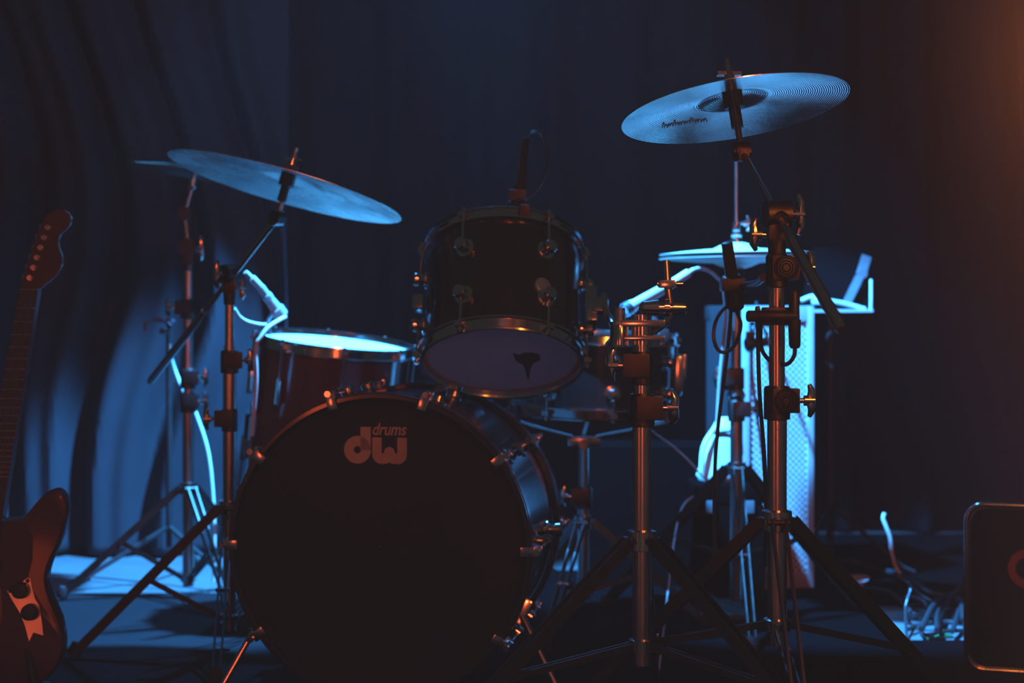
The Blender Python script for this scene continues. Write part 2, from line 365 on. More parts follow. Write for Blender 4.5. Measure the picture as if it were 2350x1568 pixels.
mk.build('worn_emblem', 'mark', bh, 'dark ragged wedge-shaped mark', smooth=False)
bd = MB(tm @ frame((math.cos(R(-60))*.152, math.sin(R(-60))*.152, .088), (math.cos(R(-60)), math.sin(R(-60)), 0), (0, 0, 1)))
bd.lathe([(.0005, .003), (.017, .003), (.018, 0), (.014, .0042), (.0005, .0042)], 24); bd.build('badge', 'plate', tom, 'round metal badge')
br = MB(tm); br.box((.172, -.01, .105), (.022, .05, .075), None, .004); br.box((.190, -.03, .10), (.03, .022, .03), None, .004)
bo = br.build('mount_bracket', 'chrome', tom)
MB(tm).rod((.196, -.03, .128), (.196, -.03, .085), [(0, .006), (.3, .006), (.3, .009), (.7, .009), (.7, .006), (1, .006)], 12).build('wing_bolt', 'chrome', bo)
br = MB(tm); br.box((-.166, -.02, .105), (.022, .03, .03), None, .004); br.build('mount_bracket', 'chrome', tom)
# floor tom
fz = (Matrix.Rotation(R(6.5), 4, 'Y') @ Matrix.Rotation(R(4.2), 4, 'X')) @ Vector((0, 0, 1))
ftop = at(770, 793, 3.85); fL = .36
fm = frame(ftop-fz*fL, fz)
ft = drum('floor_tom', 'floor tom with a white top head and chrome hoop on three legs', fm, .178, fL, 'wine', 'whitehead', 'whitehead', 8, 'long', R(-90+12))
for k, a in enumerate((R(-150), R(-30), R(90))):
    c, s = math.cos(a), math.sin(a); p = fm @ Vector((c*.192, s*.192, .22)); q = Vector((p.x+c*.02, p.y+s*.02, .036)); foot = Vector((q.x+c*.03, q.y+s*.03, .024))
    lg = MB().tube([p, q+Vector((0, 0, .03)), q, foot], .0055, 10).build('leg', 'chrome', ft)
    MB().rod(foot+Vector((0, 0, .008)), (foot.x, foot.y, .0085), [(0, .010), (1, .013)], 14).build('rubber_foot', 'rubber', lg)
    MB(fm @ frame((c*.178, s*.178, .16), (c, s, 0), (0, 0, 1))).box((0, 0, .012), (.06, .03, .024), None, .005).build('leg_bracket', 'chrome', ft)
# snare drum
sc_ = at(1362, 770, 3.7); sm = frame((sc_.x, sc_.y, .512), Vector((0.03, -.01, 1)))
snare = drum('snare_drum', 'black snare drum on a low basket stand behind the rack tom', sm, .178, .158, 'lacquer', 'whitehead', 'tomhead', 8, 'round', R(-90+10))
st = MB(sm); st.box((.188, -.02, .085), (.02, .03, .08), None, .004); st.box((.200, -.02, .10), (.01, .012, .06), None, .003); st.build('strainer', 'chrome', snare)

# ------------------------------------------------------------------ cymbals
def cymbal(name, label, center, normal, dia, material, bell=.065, bow=.028, group=None, bh=.024):
    r = dia/2; m = frame(center, normal)
    pr = [(.006, bow+bh)]
    for i in range(1, 9): t = i/8; pr.append((.006+(bell-.006)*t, bow+bh*math.cos(t*PI/2)))
    for i in range(1, 15): t = i/14; pr.append((bell+(r-bell)*t, bow*(1-t**1.35)))
    th = .0013
    prof = pr+[(a, z-th) for a, z in reversed(pr)]
    mb = MB(); mb.lathe(prof, 128, True)
    o = mb.build(name, material, None, origin=(0, 0, 0)); o.matrix_world = m; BASE[o.name] = Vector((0, 0, 0))
    return tag(o, label, 'cymbal', group)
def tilt(roll, pitch):
    """normal of a disc: roll > 0 drops the right side, pitch > 0 shows more underside to the audience"""
    return (Matrix.Rotation(R(roll), 4, 'Y') @ Matrix.Rotation(R(-pitch), 4, 'X')) @ Vector((0, 0, 1))
# ------------------------------------------------------------------ stands
def tripod(t, x, y, hub, low, reach, azs, w=.018, mt='darkmetal'):
    """double-strap tripod: legs from a collar at height hub, braces from a collar at height low"""
    MB().lathe([(.0146, -.016), (.022, -.014), (.022, .014), (.0146, .016)], 24, True, Matrix.Translation((x, y, hub))).build('collar', 'chrome', t)
    for az in azs:
        c, s = math.cos(R(az)), math.sin(R(az)); n = Vector((-s, c, 0)); a = Vector((x+c*.022, y+s*.022, hub)); b = Vector((x+c*reach, y+s*reach, .031))
        lg = MB()
        for sg in (-1, 1): lg.bar(a+n*sg*.010, b+n*sg*.007, w, .003, n)
        lg.cyl(a-n*.016, a+n*.016, .005, seg=10)
        lo = lg.build('leg', mt, t, smooth=False)
        MB().rod(b+Vector((c*.004, s*.004, .010)), b+Vector((c*.012, s*.012, -.0165)), [(0, .012), (.5, .015), (1, .013)], 12).build('rubber_foot', 'rubber', lo)
        mid = a.lerp(b, .52); e = Vector((x+c*.014, y+s*.014, low)); bb = MB()
        for sg in (-1, 1): bb.bar(e+n*sg*.006, mid+n*sg*.006, .010, .002, n)
        bb.cyl(mid-n*.014, mid+n*.014, .004, seg=8)
        bb.build('brace', mt, t, smooth=False)
    MB().lathe([(.0146, -.010), (.020, -.008), (.020, .008), (.0146, .010)], 20, True, Matrix.Translation((x, y, low))).build('brace_collar', 'chrome', t)
def wing(c, d, r=.016):
    m = MB(); d = Vector(d).normalized(); c = Vector(c)
    m.rod(c, c+d*.022, [(0, .004), (.3, .004), (.3, .008), (1, .007)], 12)
    u = Vector((0, 0, 1)); m.tube([c+d*.014-u*r*1.5, c+d*.018-u*r*.9, c+d*.016, c+d*.018+u*r*.9, c+d*.014+u*r*1.5], [.003, .0062, .0072, .0062, .003], 10)
    return m
def clamp(t, x, y, z, r, side=1, rings=False):
    """tube joint: cast block with a wing nut and, on the front, a round pad of raised rings"""
    b = MB(); b.lathe([(r*.9, -.026), (r+.005, -.024), (r+.005, .020), (r+.003, .024), (r*.9, .025)], 28, True, Matrix.Translation((x, y, z)))
    b.box((x+side*.010, y-r-.004, z+.004), (.040, .014, .036), None, .003)
    o = b.build('clamp', 'darkmetal', t)
    if rings:
        for rr in (.006, .010, .014, .017):
            MB(frame((x+side*.010, y-r-.0112, z+.004), (0, -1, 0))).lathe([(rr-.0012, 0), (rr, .0012), (rr+.0012, 0)], 32).build('pad_ring', 'darkmetal', o)
    wing((x+side*(.030), y-r-.004, z+.004), (side, 0, 0)).build('wing_nut', 'chrome', o)
    return o
def boom_stand(name, label, x, y, hub, low, reach, azs, tubes, clamps, J, T, E, cym_c, cym_n, ringpad=False, group=None, hole=.031):
    t = thing(name, (x, y, 0), label, 'stand', group)
    tripod(t, x, y, hub, low, reach, azs)
    for i, (z0, z1, r) in enumerate(tubes): MB().cyl((x, y, z0), (x, y, z1), r, seg=32).build('lower_tube' if i == 0 else 'upper_tube', 'satin', t)
    for z, r, sd in clamps: clamp(t, x, y, z, r, sd, ringpad)
    if J is None: return t
    J, T, E = Vector(J), Vector(T), Vector(E); d = (T-J).normalized()
    k = MB(); k.cyl((x, y, J.z-.065), (x, y, J.z-.02), .0125, .015, 24)
    side = d.cross(Vector((0, 0, 1))).normalized()
    k.cyl(J-side*.018, J+side*.018, .021, seg=28); k.cyl(J-d*.020, J+d*.020, .0135, seg=20)
    k.box(J+Vector((0, 0, -.025)), (.030, .030, .030), None, .006)
    ko = k.build('boom_tilter', 'darkmetal', t)
    wing(J+side*.018, side, .020).build('wing_nut', 'chrome', ko)
    wing(J-side*.018+Vector((0, 0, -.03)), -side, .016).build('wing_nut', 'chrome', ko)
    bo = MB(); bo.rod(E, T, [(0, .0062), (.02, .0085), (.45, .0085), (.45, .0062), (.99, .0062), (1, .004)], 20)
    bo.build('boom_arm', 'satin', t)
    cn = Vector(cym_n).normalized(); cc = Vector(cym_c)
    k = MB(); k.cyl(T-side*.011, T+side*.011, .016, seg=28); k.cyl(T-side*.014, T+side*.014, .009, seg=20)
    k.box(T+d*(-.012), (.018, .018, .020), None, .004)
    k.build('cymbal_tilter', 'darkmetal', t)
    ho = cc+cn*hole
    MB().rod(T+cn*.008, ho+cn*.055, [(0, .0052), (.7, .0052), (.7, .0040), (1, .0040)], 14).build('cymbal_post', 'satin', t)
    MB().rod(ho-cn*.062, ho-cn*.0005, [(0, .0075), (.0, .0098), (.55, .0098), (.55, .0165), (.97, .0165), (1, .012)], 24).build('sleeve_washer', 'black', t)
    MB().rod(ho+cn*.002, ho+cn*.016, [(0, .017), (1, .016)], 24).build('felt', 'felt', t)
    wn = MB(); wn.rod(ho+cn*.016, ho+cn*.046, [(0, .009), (.5, .008), (.5, .006), (1, .006)], 14); wn.bar(ho+cn*.030-side*.020, ho+cn*.030+side*.020, .012, .006, cn); wn.build('wing_nut', 'chrome', t)
    return t
# right front crash on its boom stand
rx, ry = at(1783, 690, 2.4).x, 2.4
RJ = at(1784, 492, 2.4); RT = at(1702, 348, 2.6); RE = at(1932, 758, 2.11)
rcc = at(1686, 252, 2.66); rn = tilt(-7.7, 9.6)
crash = cymbal('crash_cymbal', 'bronze crash cymbal tilted up on the boom stand beside the hi-hat', rcc, rn, .372, 'cym', .060, .017, None, .013)
# worn dark script on the underside
cim = frame(rcc, rn).inverted()
def under(px, py):
    d = at(px, py, 1.0)-Vector((0, 0, CAM_H)); o = Vector((0, 0, CAM_H)); tt = (rcc-o).dot(rn)/d.dot(rn); q = cim @ (o+d*tt)
    rr = math.hypot(q.x, q.y); u = max(0, (rr-.060)/(.186-.060)); return Vector((q.x, q.y, .017*(1-u**1.35)-.0019))
wd = MB()
for k in range(8):
    x0 = 1521+k*13; up = (9, 4, 9, 4, 4, 9, 4, 4)[k]
    pts = [under(x0+dx, 302-k*1.0+dy) for dx, dy in ((0, 0), (3, -up), (5, -up+1), (5, 0), (8, -4), (11, -5), (11, 0), (13, -1))]
    wd.tube(pts, .0008, 6)
wd.M = Matrix(); so_ = wd.build('worn_script', 'script', None, 'worn dark script lettering'); so_.parent = crash
boom_stand('cymbal_boom_stand', 'chrome boom stand carrying the crash cymbal in front of the speaker column', rx, ry, .433, .28, .43, (24, 150, 268),
    [(.25, .612, .0143), (.60, .80, .0115), (.78, .862, .0095)], [(.606, .0143, 1), (.80, .0115, 1)], RJ, RT, RE, rcc, rn, True, 'boom stands')
# left front ride on its boom stand
lx, ly = at(527, 690, 3.5).x, 3.5
LJ = at(527, 630, 3.5); LT = at(637, 500, 3.4); LE = at(343, 878, 3.68)
ln = tilt(14.7, 6.3); lcc = at(655, 430, 3.385)
cymbal('ride_cymbal', 'wide bronze ride cymbal sloping down over the floor tom', lcc, ln, .497, 'cym2', .07, .022, None, .010)
boom_stand('cymbal_boom_stand', 'chrome boom stand carrying the ride cymbal beside the bass drum', lx, ly, .313, .075, .31, (196, 275, 62),
    [(.05, .62, .0143), (.60, .66, .0118), (.64, .79, .0100)], [(.625, .0143, 1), (.50, .0120, -1)], LJ, LT, LE, lcc, ln, False, 'boom stands')
# rear left crash on a straight stand
qx, qy = at(432, 690, 4.1).x, 4.1
qn = tilt(8.5, 1.0); qc = at(448, 400, 4.1)
cymbal('crash_cymbal', 'smaller bronze cymbal half hidden behind the ride cymbal', qc, qn, .345, 'cym', .055, .016, None, .012)
t = boom_stand('cymbal_stand', 'straight chrome cymbal stand behind the ride cymbal stand', qx, qy, .285, .06, .30, (185, 300, 60),
    [(.04, .52, .0143), (.50, .86, .0120), (.84, .90, .0095)], [(.50, .0150, 1), (.56, .0150, 1), (.735, .0140, -1)], None, None, None, None, None)
tz = at(435, 575, 4.1); k = MB(); k.cyl((qx, qy-.02, .89), (qx, qy+.02, .89), .022, seg=24); k.box((qx, qy, .87), (.03, .03, .05), None, .006); k.cyl((qx, qy, .83), (qx, qy, .87), .013, .016)
ko = k.build('tilter', 'darkmetal', t); wing((qx+.02, qy-.012, .885), (1, -.3, 0), .022).build('wing_nut', 'chrome', ko)
p1 = at(424, 490, 4.1); MB().tube([(qx, qy, .895), p1], .0070, 14).build('post_tube', 'satin', t)
k = MB(); k.cyl(p1-Vector((0, .014, 0)), p1+Vector((0, .014, 0)), .017, seg=24); k.build('cymbal_tilter', 'darkmetal', t)
p2 = at(440, 432, 4.1); MB().tube([p1, p2, qc+qn*.045], .0045, 12).build('cymbal_post', 'satin', t)
MB().rod(p2-Vector((0, 0, .004)), p2+qn*.020, [(0, .010), (.4, .012), (.4, .008), (1, .008)], 16).build('sleeve_washer', 'chrome', t)
MB().rod(qc+qn*.0295, qc+qn*.052, [(0, .009), (.5, .008), (.5, .005), (1, .004)], 12).build('wing_nut', 'chrome', t)

# centre stand with the multi-clamp that holds the rack tom
cx, cy = at(1473, 690, 2.45).x, 2.45
t = boom_stand('tom_stand', 'chrome stand with a multi-clamp that holds the rack tom', cx, cy, .397, .24, .42, (-38, 82, 202),
    [(.21, .592, .0143), (.575, .712, .0118)], [(.592, .0143, 1), (.655, .0120, -1)], None, None, None, None, None)
k = MB(); k.box((cx-.004, cy, .722), (.075, .036, .010), None, .003); k.box((cx-.004, cy, .700), (.075, .036, .008), None, .003); k.cyl((cx, cy, .690), (cx, cy, .735), .0155, seg=24)
k.cyl((cx-.034, cy-.004, .688), (cx-.034, cy-.004, .724), .014, seg=10)
ko = k.build('multi_clamp', 'chrome', t)
hr = MB(); hr.rod((cx-.006, cy-.024, .745), (cx+.066, cy-.024, .745), [(0, .004), (.08, .010), (.4, .013), (.4, .008), (.52, .008), (.52, .013), (.62, .013), (.62, .007), (.70, .007), (.70, .012), (.95, .009), (1, .004)], 20); hr.build('wing_screw', 'chrome', ko)
MB().rod((cx-.034, cy-.01, .745), (cx-.034, cy-.01, .690), [(0, .008), (.35, .009), (.35, .006), (.5, .011), (1, .010)], 16).build('wing_screw', 'chrome', ko)
ja = [at(1529, 600, 2.5), at(1533, 660, 2.49), at(1538, 705, 2.48), at(1532, 735, 2.47), at(1505, 757, 2.46), at(1478, 766, 2.45)]
MB().tube(ja, .0058, 14, 6).build('bent_rod', 'satin', t)
p = at(1531, 652, 2.49); k = MB(); k.box(p, (.026, .024, .012), None, .003); k.cyl(p-Vector((.015, .0, 0)), p+Vector((.024, 0, 0)), .004); k.build('memory_lock', 'chrome', t)
arm_a = Vector((cx-.032, cy+.01, .706)); arm_b = tm @ Vector((.192, -.03, .105))
MB().tube([arm_a, arm_a+Vector((-.01, .12, -.02)), arm_b+Vector((.02, -.10, -.05)), arm_b], .0062, 14, 8).build('tom_arm', 'satin', t)

# hi-hat
hx, hy = at(1690, 690, 3.8).x, 3.8
hz = at(1690, 588, 3.8).z
t = thing('hi_hat_stand', (hx, hy, 0), 'chrome hi-hat stand standing before the speaker column', 'stand')
tripod(t, hx, hy, .366, .16, .33, (25, 150, 268), .024)
for i, (z0, z1, r) in enumerate(((.06, .50, .0150), (.48, .81, .0118))): MB().cyl((hx, hy, z0), (hx, hy, z1), r, seg=28).build('lower_tube' if i == 0 else 'upper_tube', 'satin', t)
clamp(t, hx, hy, .50, .015, 1); clamp(t, hx, hy, .575, .0135, -1)
MB().rod((hx, hy, .52), (hx, hy, .55), [(0, .016), (.5, .022), (1, .016)], 24).build('memory_lock', 'chrome', t)
MB().cyl((hx, hy, .80), (hx, hy, 1.10), .0042, seg=14).build('pull_rod', 'satin', t)
MB().rod((hx, hy, .800), (hx, hy, hz-.031), [(0, .010), (.3, .014), (.7, .018), (1, .018)], 24).build('seat_cup', 'black', t)
MB().rod((hx, hy, hz+.033), (hx, hy, hz+.080), [(0, .017), (.15, .017), (.15, .010), (.3, .014), (.45, .014), (.45, .008), (.6, .011), (1, .010)], 20).build('clutch', 'chrome', t)
wing((hx+.010, hy-.004, hz+.076), (1, -.2, .0), .012).build('wing_nut', 'chrome', t)
pd = MB(); pd.box((hx-.02, hy+.085, .034), (.09, .17, .012), Matrix.Rotation(R(10), 4, 'X'), .004); pd.box((hx-.02, hy+.02, .0185), (.10, .08, .010), None, .003); pd.build('pedal', 'darkmetal', t)
hn = tilt(-.6, .3)
cymbal('hi_hat_cymbal', 'upper hi-hat cymbal, bell up, brightly lit from above', Vector((hx, hy, hz+.0055)), hn, .356, 'cym3', .055, .011, 'hi-hat pair', .016)
cymbal('hi_hat_cymbal', 'lower hi-hat cymbal, turned bell down below its pair', Vector((hx, hy, hz-.006)), -hn, .358, 'cym3', .055, .010, 'hi-hat pair', .014)

# snare stand
sx, sy = at(1340, 690, 3.7).x, 3.7
t = thing('snare_stand', (sx, sy, 0), 'low chrome basket stand under the snare drum', 'stand')
tripod(t, sx, sy, .255, .10, .27, (8, 128, 250), .016, 'satin')
MB().cyl((sx, sy, .08), (sx, sy, .31), .0143, seg=24).build('lower_tube', 'satin', t)
MB().cyl((sx, sy, .29), (sx, sy, .43), .0110, seg=24).build('upper_tube', 'satin', t)
clamp(t, sx, sy, .31, .0143, -1)
k = MB(); k.box((sx, sy, .438), (.075, .03, .022), None, .005); k.cyl((sx, sy-.03, .432), (sx, sy+.03, .432), .012); k.build('basket_hub', 'chrome', t)
for az in (200, -20, 90):
    c, s = math.cos(R(az)), math.sin(R(az)); rr = .186
    tip = Vector((sc_.x+c*rr, sc_.y+s*rr, .518)); low_ = Vector((sx+c*.03, sy+s*.03, .448)); mid = low_.lerp(tip, .55)+Vector((0, 0, -.018))
    a = MB().tube([low_, mid, Vector((tip.x, tip.y, .490)), tip], .0052, 10, 5).build('basket_arm', 'satin', t)
    MB().tube([Vector((tip.x, tip.y, .486)), tip+Vector((0, 0, .004))], .0085, 12).build('rubber_grip', 'rubber', a)

# ------------------------------------------------------------------ microphones and cables
def cable(pts, label, material='cable', r=.0032, n=10, group=None, name='cable'):
    m = MB(); m.tube(pts, r, 8, n); return solo(m, name, material, label, 'cable', group)
# tom microphone clipped to the rack tom's top hoop
top_c = tm @ Vector((0, -.06, .232))
ma = at(1187, 486, 3.20); mb_ = at(1206, 318, 3.24)
t = thing('tom_microphone', ma, 'slim black microphone standing up over the rack tom', 'microphone')
d = (mb_-ma)
MB().rod(ma, mb_, [(0, .012), (.02, .0155), (.30, .0150), (.32, .0135), (.50, .0125), (.52, .0105), (.97, .0085), (1, .006)], 20).build('body', 'black', t)
MB().rod(ma-d*.10, ma+d*.02, [(0, .010), (.15, .016), (.9, .0165), (1, .014)], 20).build('grille', 'darkmetal', t)
cl = MB(); cl.box(ma+d*.22+Vector((-.004, .0, 0)), (.036, .034, .022), None, .004); hp_ = tm @ Vector((.04, -.152, .240))
cl.tube([ma+d*.18, (ma+d*.05).lerp(hp_, .5), hp_], .005, 10); cl.box(hp_, (.02, .02, .026), None, .003); cl.build('rim_clip', 'black', t)
cable([mb_, at(1218, 303, 3.24), at(1240, 306, 3.24), at(1255, 340, 3.24), at(1254, 385, 3.24), at(1240, 425, 3.23), at(1216, 453, 3.22), at(1200, 462, 3.215)], 'thin black cable looping from the microphone over the rack tom', 'cable', .0022)
# floor tom microphone on the hoop
a, b = at(648, 728, 3.75), at(598, 660, 3.72); d = b-a; c0 = at(563, 624, 3.70)
t = thing('microphone', a, 'short stage microphone angled down over the floor tom head', 'microphone', 'drum microphones')
MB().rod(a, b, [(0, .013), (.05, .017), (.28, .018), (.30, .014), (.60, .0115), (.62, .0125), (.74, .0125), (.76, .010), (1, .010)], 20).build('body', 'trimgrey', t)
MB().rod(b, c0, [(0, .009), (.6, .009), (.62, .006), (1, .005)], 16).build('plug', 'silver', t)
cl = MB(); fr = fm @ Vector((math.cos(R(160))*.186, math.sin(R(160))*.186, fL+.012)); cl.tube([a+d*.25, (a+d*.1).lerp(fr, .5)+Vector((-.01, 0, .01)), fr], .006, 10, 4); cl.box(fr, (.022, .022, .030), None, .003); cl.build('rim_clip', 'black', t)
cable([at(655, 727, 3.70), at(640, 735, 3.68), at(615, 752, 3.66), at(598, 775, 3.65), at(587, 800, 3.65), at(588, 880, 3.66), at(578, 1000, 3.7)], 'white cable bowing down in front of the floor tom', 'wcable', .0042)
cable([at(538, 708, 3.72), at(552, 728, 3.74), at(575, 740, 3.76), at(612, 745, 3.78), at(640, 735, 3.79)], 'short pale cable slung behind the ride cymbal stand', 'wcable', .0032)
# snare microphone
a, b = at(1434, 712, 3.58), at(1526, 661, 3.62); d = b-a; c0 = at(1592, 619, 3.66)
t = thing('microphone', a, 'short stage microphone aimed across the snare drum', 'microphone', 'drum microphones')
MB().rod(a, b, [(0, .010), (.04, .014), (.2, .0145), (.22, .0125), (.8, .0120), (1, .011)], 20).build('body', 'trimgrey', t)
MB().rod(b, c0, [(0, .0095), (.15, .0105), (.8, .0100), (.85, .006), (1, .005)], 16).build('plug', 'silver', t)
cl = MB(); fr = sm @ Vector((math.cos(R(-40))*.186, math.sin(R(-40))*.186, .172)); cl.tube([a+d*.45, (a+d*.4).lerp(fr, .5)+Vector((.01, 0, -.01)), fr], .006, 10, 4); cl.box(fr, (.022, .022, .030), None, .003); cl.lathe([(.0135, -.008), (.0165, -.008), (.0165, .008), (.0135, .008)], 20, True, frame(a+d*.06, d)); cl.build('rim_clip', 'black', t)
cable([c0, at(1606, 616, 3.67), at(1625, 621, 3.68), at(1642, 633, 3.70), at(1660, 660, 3.72), at(1664, 740, 3.74), at(1650, 900, 3.76), at(1640, 1120, 3.78)], 'pale cable arching from the snare microphone behind the hi-hat', 'trimgrey', .0042)
# hi-hat microphone
a, b = at(1668, 556, 2.95), at(1688, 700, 2.98); d = b-a
t = thing('hi_hat_microphone', b, 'upright black pencil microphone hanging before the hi-hat', 'microphone')
MB().rod(a, b, [(0, .0085), (.01, .0105), (.52, .0115), (.53, .0165), (.98, .0195), (1, .016)], 20).build('body', 'black', t)
MB().rod(b-d*.02, b+d*.10, [(0, .0165), (.6, .015), (1, .008)], 16).build('plug', 'black', t)
cl = MB(); cl.box(a+d*.68, (.045, .040, .024), None, .005)
q = Vector((rx-.02, ry+.0, .79)); cl.tube([a+d*.68+Vector((.02, 0, 0)), at(1735, 650, 2.75), q], .006, 10, 5); cl.build('mount_arm', 'black', t)
cable([b+d*.10, at(1700, 745, 2.97), at(1690, 785, 2.96), at(1668, 808, 2.95), at(1648, 803, 2.95), at(1638, 775, 2.95), at(1642, 740, 2.96), at(1658, 712, 2.98), at(1676, 706, 3.0), at(1674, 760, 3.0), at(1664, 850, 3.0), at(1648, 980, 3.0), at(1640, 1100, 3.0), at(1640, 1300, 3.0)], 'black cable looping below the hi-hat microphone and dropping to the rug', 'cable', .0036)
# side microphone clamped across the right boom stand
zz = at(1780, 726, 2.36).z
t = thing('clamp_microphone', (rx, ry, zz), 'black round-ended microphone clamped across the right boom stand', 'microphone')
a, b = at(1712, 726, 2.36), at(1828, 726, 2.36)
MB().rod(a, b, [(0, .003), (.01, .0065), (.05, .0085), (.99, .0085), (1, .007)], 20).build('body', 'black', t)
cl = MB(); cl.box((rx, ry-.020, zz), (.05, .026, .026), None, .004); cl.lathe([(.0118, -.012), (.016, -.012), (.016, .012), (.0118, .012)], 24, True, Matrix.Translation((rx, ry, zz))); cl.build('clamp', 'black', t)
e0, e1 = at(1822, 668, 2.36), at(1824, 800, 2.36); MB().rod(e0, e1, [(0, .006), (.05, .0078), (.5, .0078), (.5, .0095), (.95, .0085), (1, .006)], 16).build('plug', 'black', t)
cable([e1, at(1823, 815, 2.36), at(1812, 832, 2.37), at(1796, 838, 2.40), at(1775, 834, 2.43), at(1755, 815, 2.44), at(1746, 790, 2.44), at(1745, 740, 2.42), at(1738, 705, 2.42), at(1739, 760, 2.42), at(1743, 900, 2.43), at(1754, 1050, 2.44), at(1758, 1180, 2.45), at(1756, 1300, 2.46)], 'black cable looping under the clamped microphone and down the boom stand', 'cable', .0032)
cable([fl(1512, 1560)+Vector((0, 0, .02)), at(1560, 1180, 3.9), at(1628, 1128, 3.9), at(1600, 1080, 3.9), at(1550, 1030, 3.9), at(1490, 985, 3.88), at(1470, 960, 3.88)], 'thin pale cable arching behind the snare stand', 'trimgrey', .0024)

# ------------------------------------------------------------------ speaker column
A = at(1703, 690, 4.19); B = at(1866, 690, 4.225); fx = Vector((B.x-A.x, B.y-A.y, 0)); W = fx.length; fx.normalize(); back = Vector((-fx.y, fx.x, 0))
H0, H1, DEP = .0145, .742, .30
sp_m = Matrix((fx, back, Vector((0, 0, 1)))).transposed().to_4x4(); sp_m.translation = Vector((A.x, A.y, 0))
t = thing('speaker_cabinet', (A.x, A.y, 0), 'tall black speaker column with a silver diamond grille behind the hi-hat', 'speaker')
MB(sp_m).box((W/2, DEP/2+.012, (H0+H1)/2), (W, DEP, H1-H0), None, .010).build('cabinet', 'tolex', t)
fr = MB(sp_m); bw = .018
for c, s in (((bw/2, .004, (H0+H1)/2), (bw, .022, H1-H0)), ((W-bw/2, .004, (H0+H1)/2), (bw, .022, H1-H0)), ((W/2, .004, H1-.02), (W-2*bw, .022, .04)), ((W/2, .004, H0+.02), (W-2*bw, .022, .04))): fr.box(c, s, None, .003)
fr.build('front_frame', 'trimgrey', t)
MB(sp_m).box((W/2, .006, (H0+H1)/2), (W-2*bw, .004, H1-H0-.08)).build('backing_cloth', 'backing', t, smooth=False)
gr = MB(sp_m); x0, x1, z0, z1 = bw, W-bw, H0+.04, H1-.04; stp = .0165
n = int(((x1-x0)+(z1-z0))/stp)
for sg in (1, -1):
    for i in range(n):
        o = i*stp     # line z = z0 + o - (x-x0) for sg = 1 (mirrored for -1)
        u0 = max(0, o-(z1-z0)); u1 = min(x1-x0, o)
        if u1-u0 < .004: continue
        pa, pb = (u0, o-u0), (u1, o-u1)
        if sg < 0: pa, pb = (x1-x0-pa[0], pa[1]), (x1-x0-pb[0], pb[1])
        yy = -.0005 if sg > 0 else .0012
        gr.bar((x0+pa[0], yy, z0+pa[1]), (x0+pb[0], yy, z0+pb[1]), 0.0017, .0056, (0, 0, 1) if False else (pb[1]-pa[1], 0, pa[0]-pb[0]))
g = gr.build('grille_mesh', 'silver', t, 'silver diagonal mesh', smooth=False); g['kind'] = 'stuff'
for zc in (H0+.02, H1-.02):
    for xc in (.012, W-.012): MB(sp_m).box((xc, DEP-.01, zc), (.03, .05, .04), None, .008).build('corner_cap', 'black', t)
MB(sp_m).box((-.004, DEP*.5, .55), (.014, .14, .03), None, .006).build('handle', 'black', t)
# microphone hanging before the speaker, with its white cable
a, b = at(1708, 792, 4.0), at(1762, 784, 4.0)
t = thing('microphone', a, 'dark microphone hanging before the speaker grille', 'microphone', 'drum microphones')
MB().rod(a, b, [(0, .010), (.1, .019), (.35, .019), (.4, .013), (1, .011)], 18).build('body', 'black', t)
cl = MB(); cl.box(at(1722, 775, 4.0), (.022, .02, .03), None, .004); cl.tube([at(1724, 782, 4.0), at(1728, 770, 4.05), at(1734, 745, 4.12), at(1736, 712, 4.20), at(1736, 694, 4.24)], .004, 10, 4); cl.build('hanger', 'black', t)
cable([b, at(1776, 770, 4.0), at(1790, 762, 4.02), at(1796, 790, 4.04), at(1782, 815, 4.05), at(1765, 825, 4.06), at(1768, 860, 4.07), at(1785, 900, 4.08), at(1800, 960, 4.09), at(1795, 1100, 4.1)], 'white cable coiled in front of the speaker grille', 'wcable', .0052)
cable([at(1750, 785, 4.02), at(1738, 778, 4.02), at(1727, 795, 4.03), at(1726, 850, 4.04), at(1734, 930, 4.05), at(1746, 1010, 4.06), at(1760, 1120, 4.06)], 'pale cable hanging down beside the coiled white cable', 'trimgrey', .0046)
# added black box, partly standing in for a shadow, with a pale bag on top
hx0, hx1, hy0, hy1 = at(1592, 690, 4.0).x, at(1756, 690, 4.0).x, 3.99, 4.155
t = thing('dark_box', ((hx0+hx1)/2, (hy0+hy1)/2, .014), 'added black box behind the hi-hat stand, partly standing in for a shadow', 'case')
MB().box(((hx0+hx1)/2, (hy0+hy1)/2, .135), (hx1-hx0, hy1-hy0, .240), None, .008).build('body', 'void', t)
MB().box(((hx0+hx1)/2, (hy0+hy1)/2, .282), (hx1-hx0+.004, hy1-hy0+.004, .048), None, .010).build('lid', 'void', t)
for xx in (hx0+.04, hx1-.04): MB().box((xx, hy0-.004, .252), (.022, .008, .03), None, .002).build('latch', 'greymetal', t)
bx, by, bz0 = at(1652, 690, 4.07).x, 4.07, .3075
t = thing('gig_bag', (bx, by, bz0), 'pale nylon bag slumped on top of the black box', 'bag')
m = MB(); n = 36; rows = [0, .012, .04, .07, .10, .125, .145, .157]; vs = []
for z in rows:
    k = z/.157; w = .050*(1-.55*k**3)*(.86 if z == 0 else 1); dd = .042*(1-.55*k**2.5)*(.86 if z == 0 else 1)
    for i in range(n):
        a = 2*PI*i/n; wr = 1+.05*math.sin(a*5+z*40)+.05*math.sin(a*3-z*50); ca, sa = math.cos(a), math.sin(a)
        vs.append((bx+w*wr*math.copysign(abs(ca)**.65, ca)+.028*k-.006, by+dd*wr*math.copysign(abs(sa)**.65, sa), bz0+z))
m.add(vs, [(j*n+i, j*n+(i+1) % n, (j+1)*n+(i+1) % n, (j+1)*n+i) for j in range(len(rows)-1) for i in range(n)]+[tuple(range(n)), tuple(range((len(rows)-1)*n, len(rows)*n))])
m.build('body', 'cloth', t)
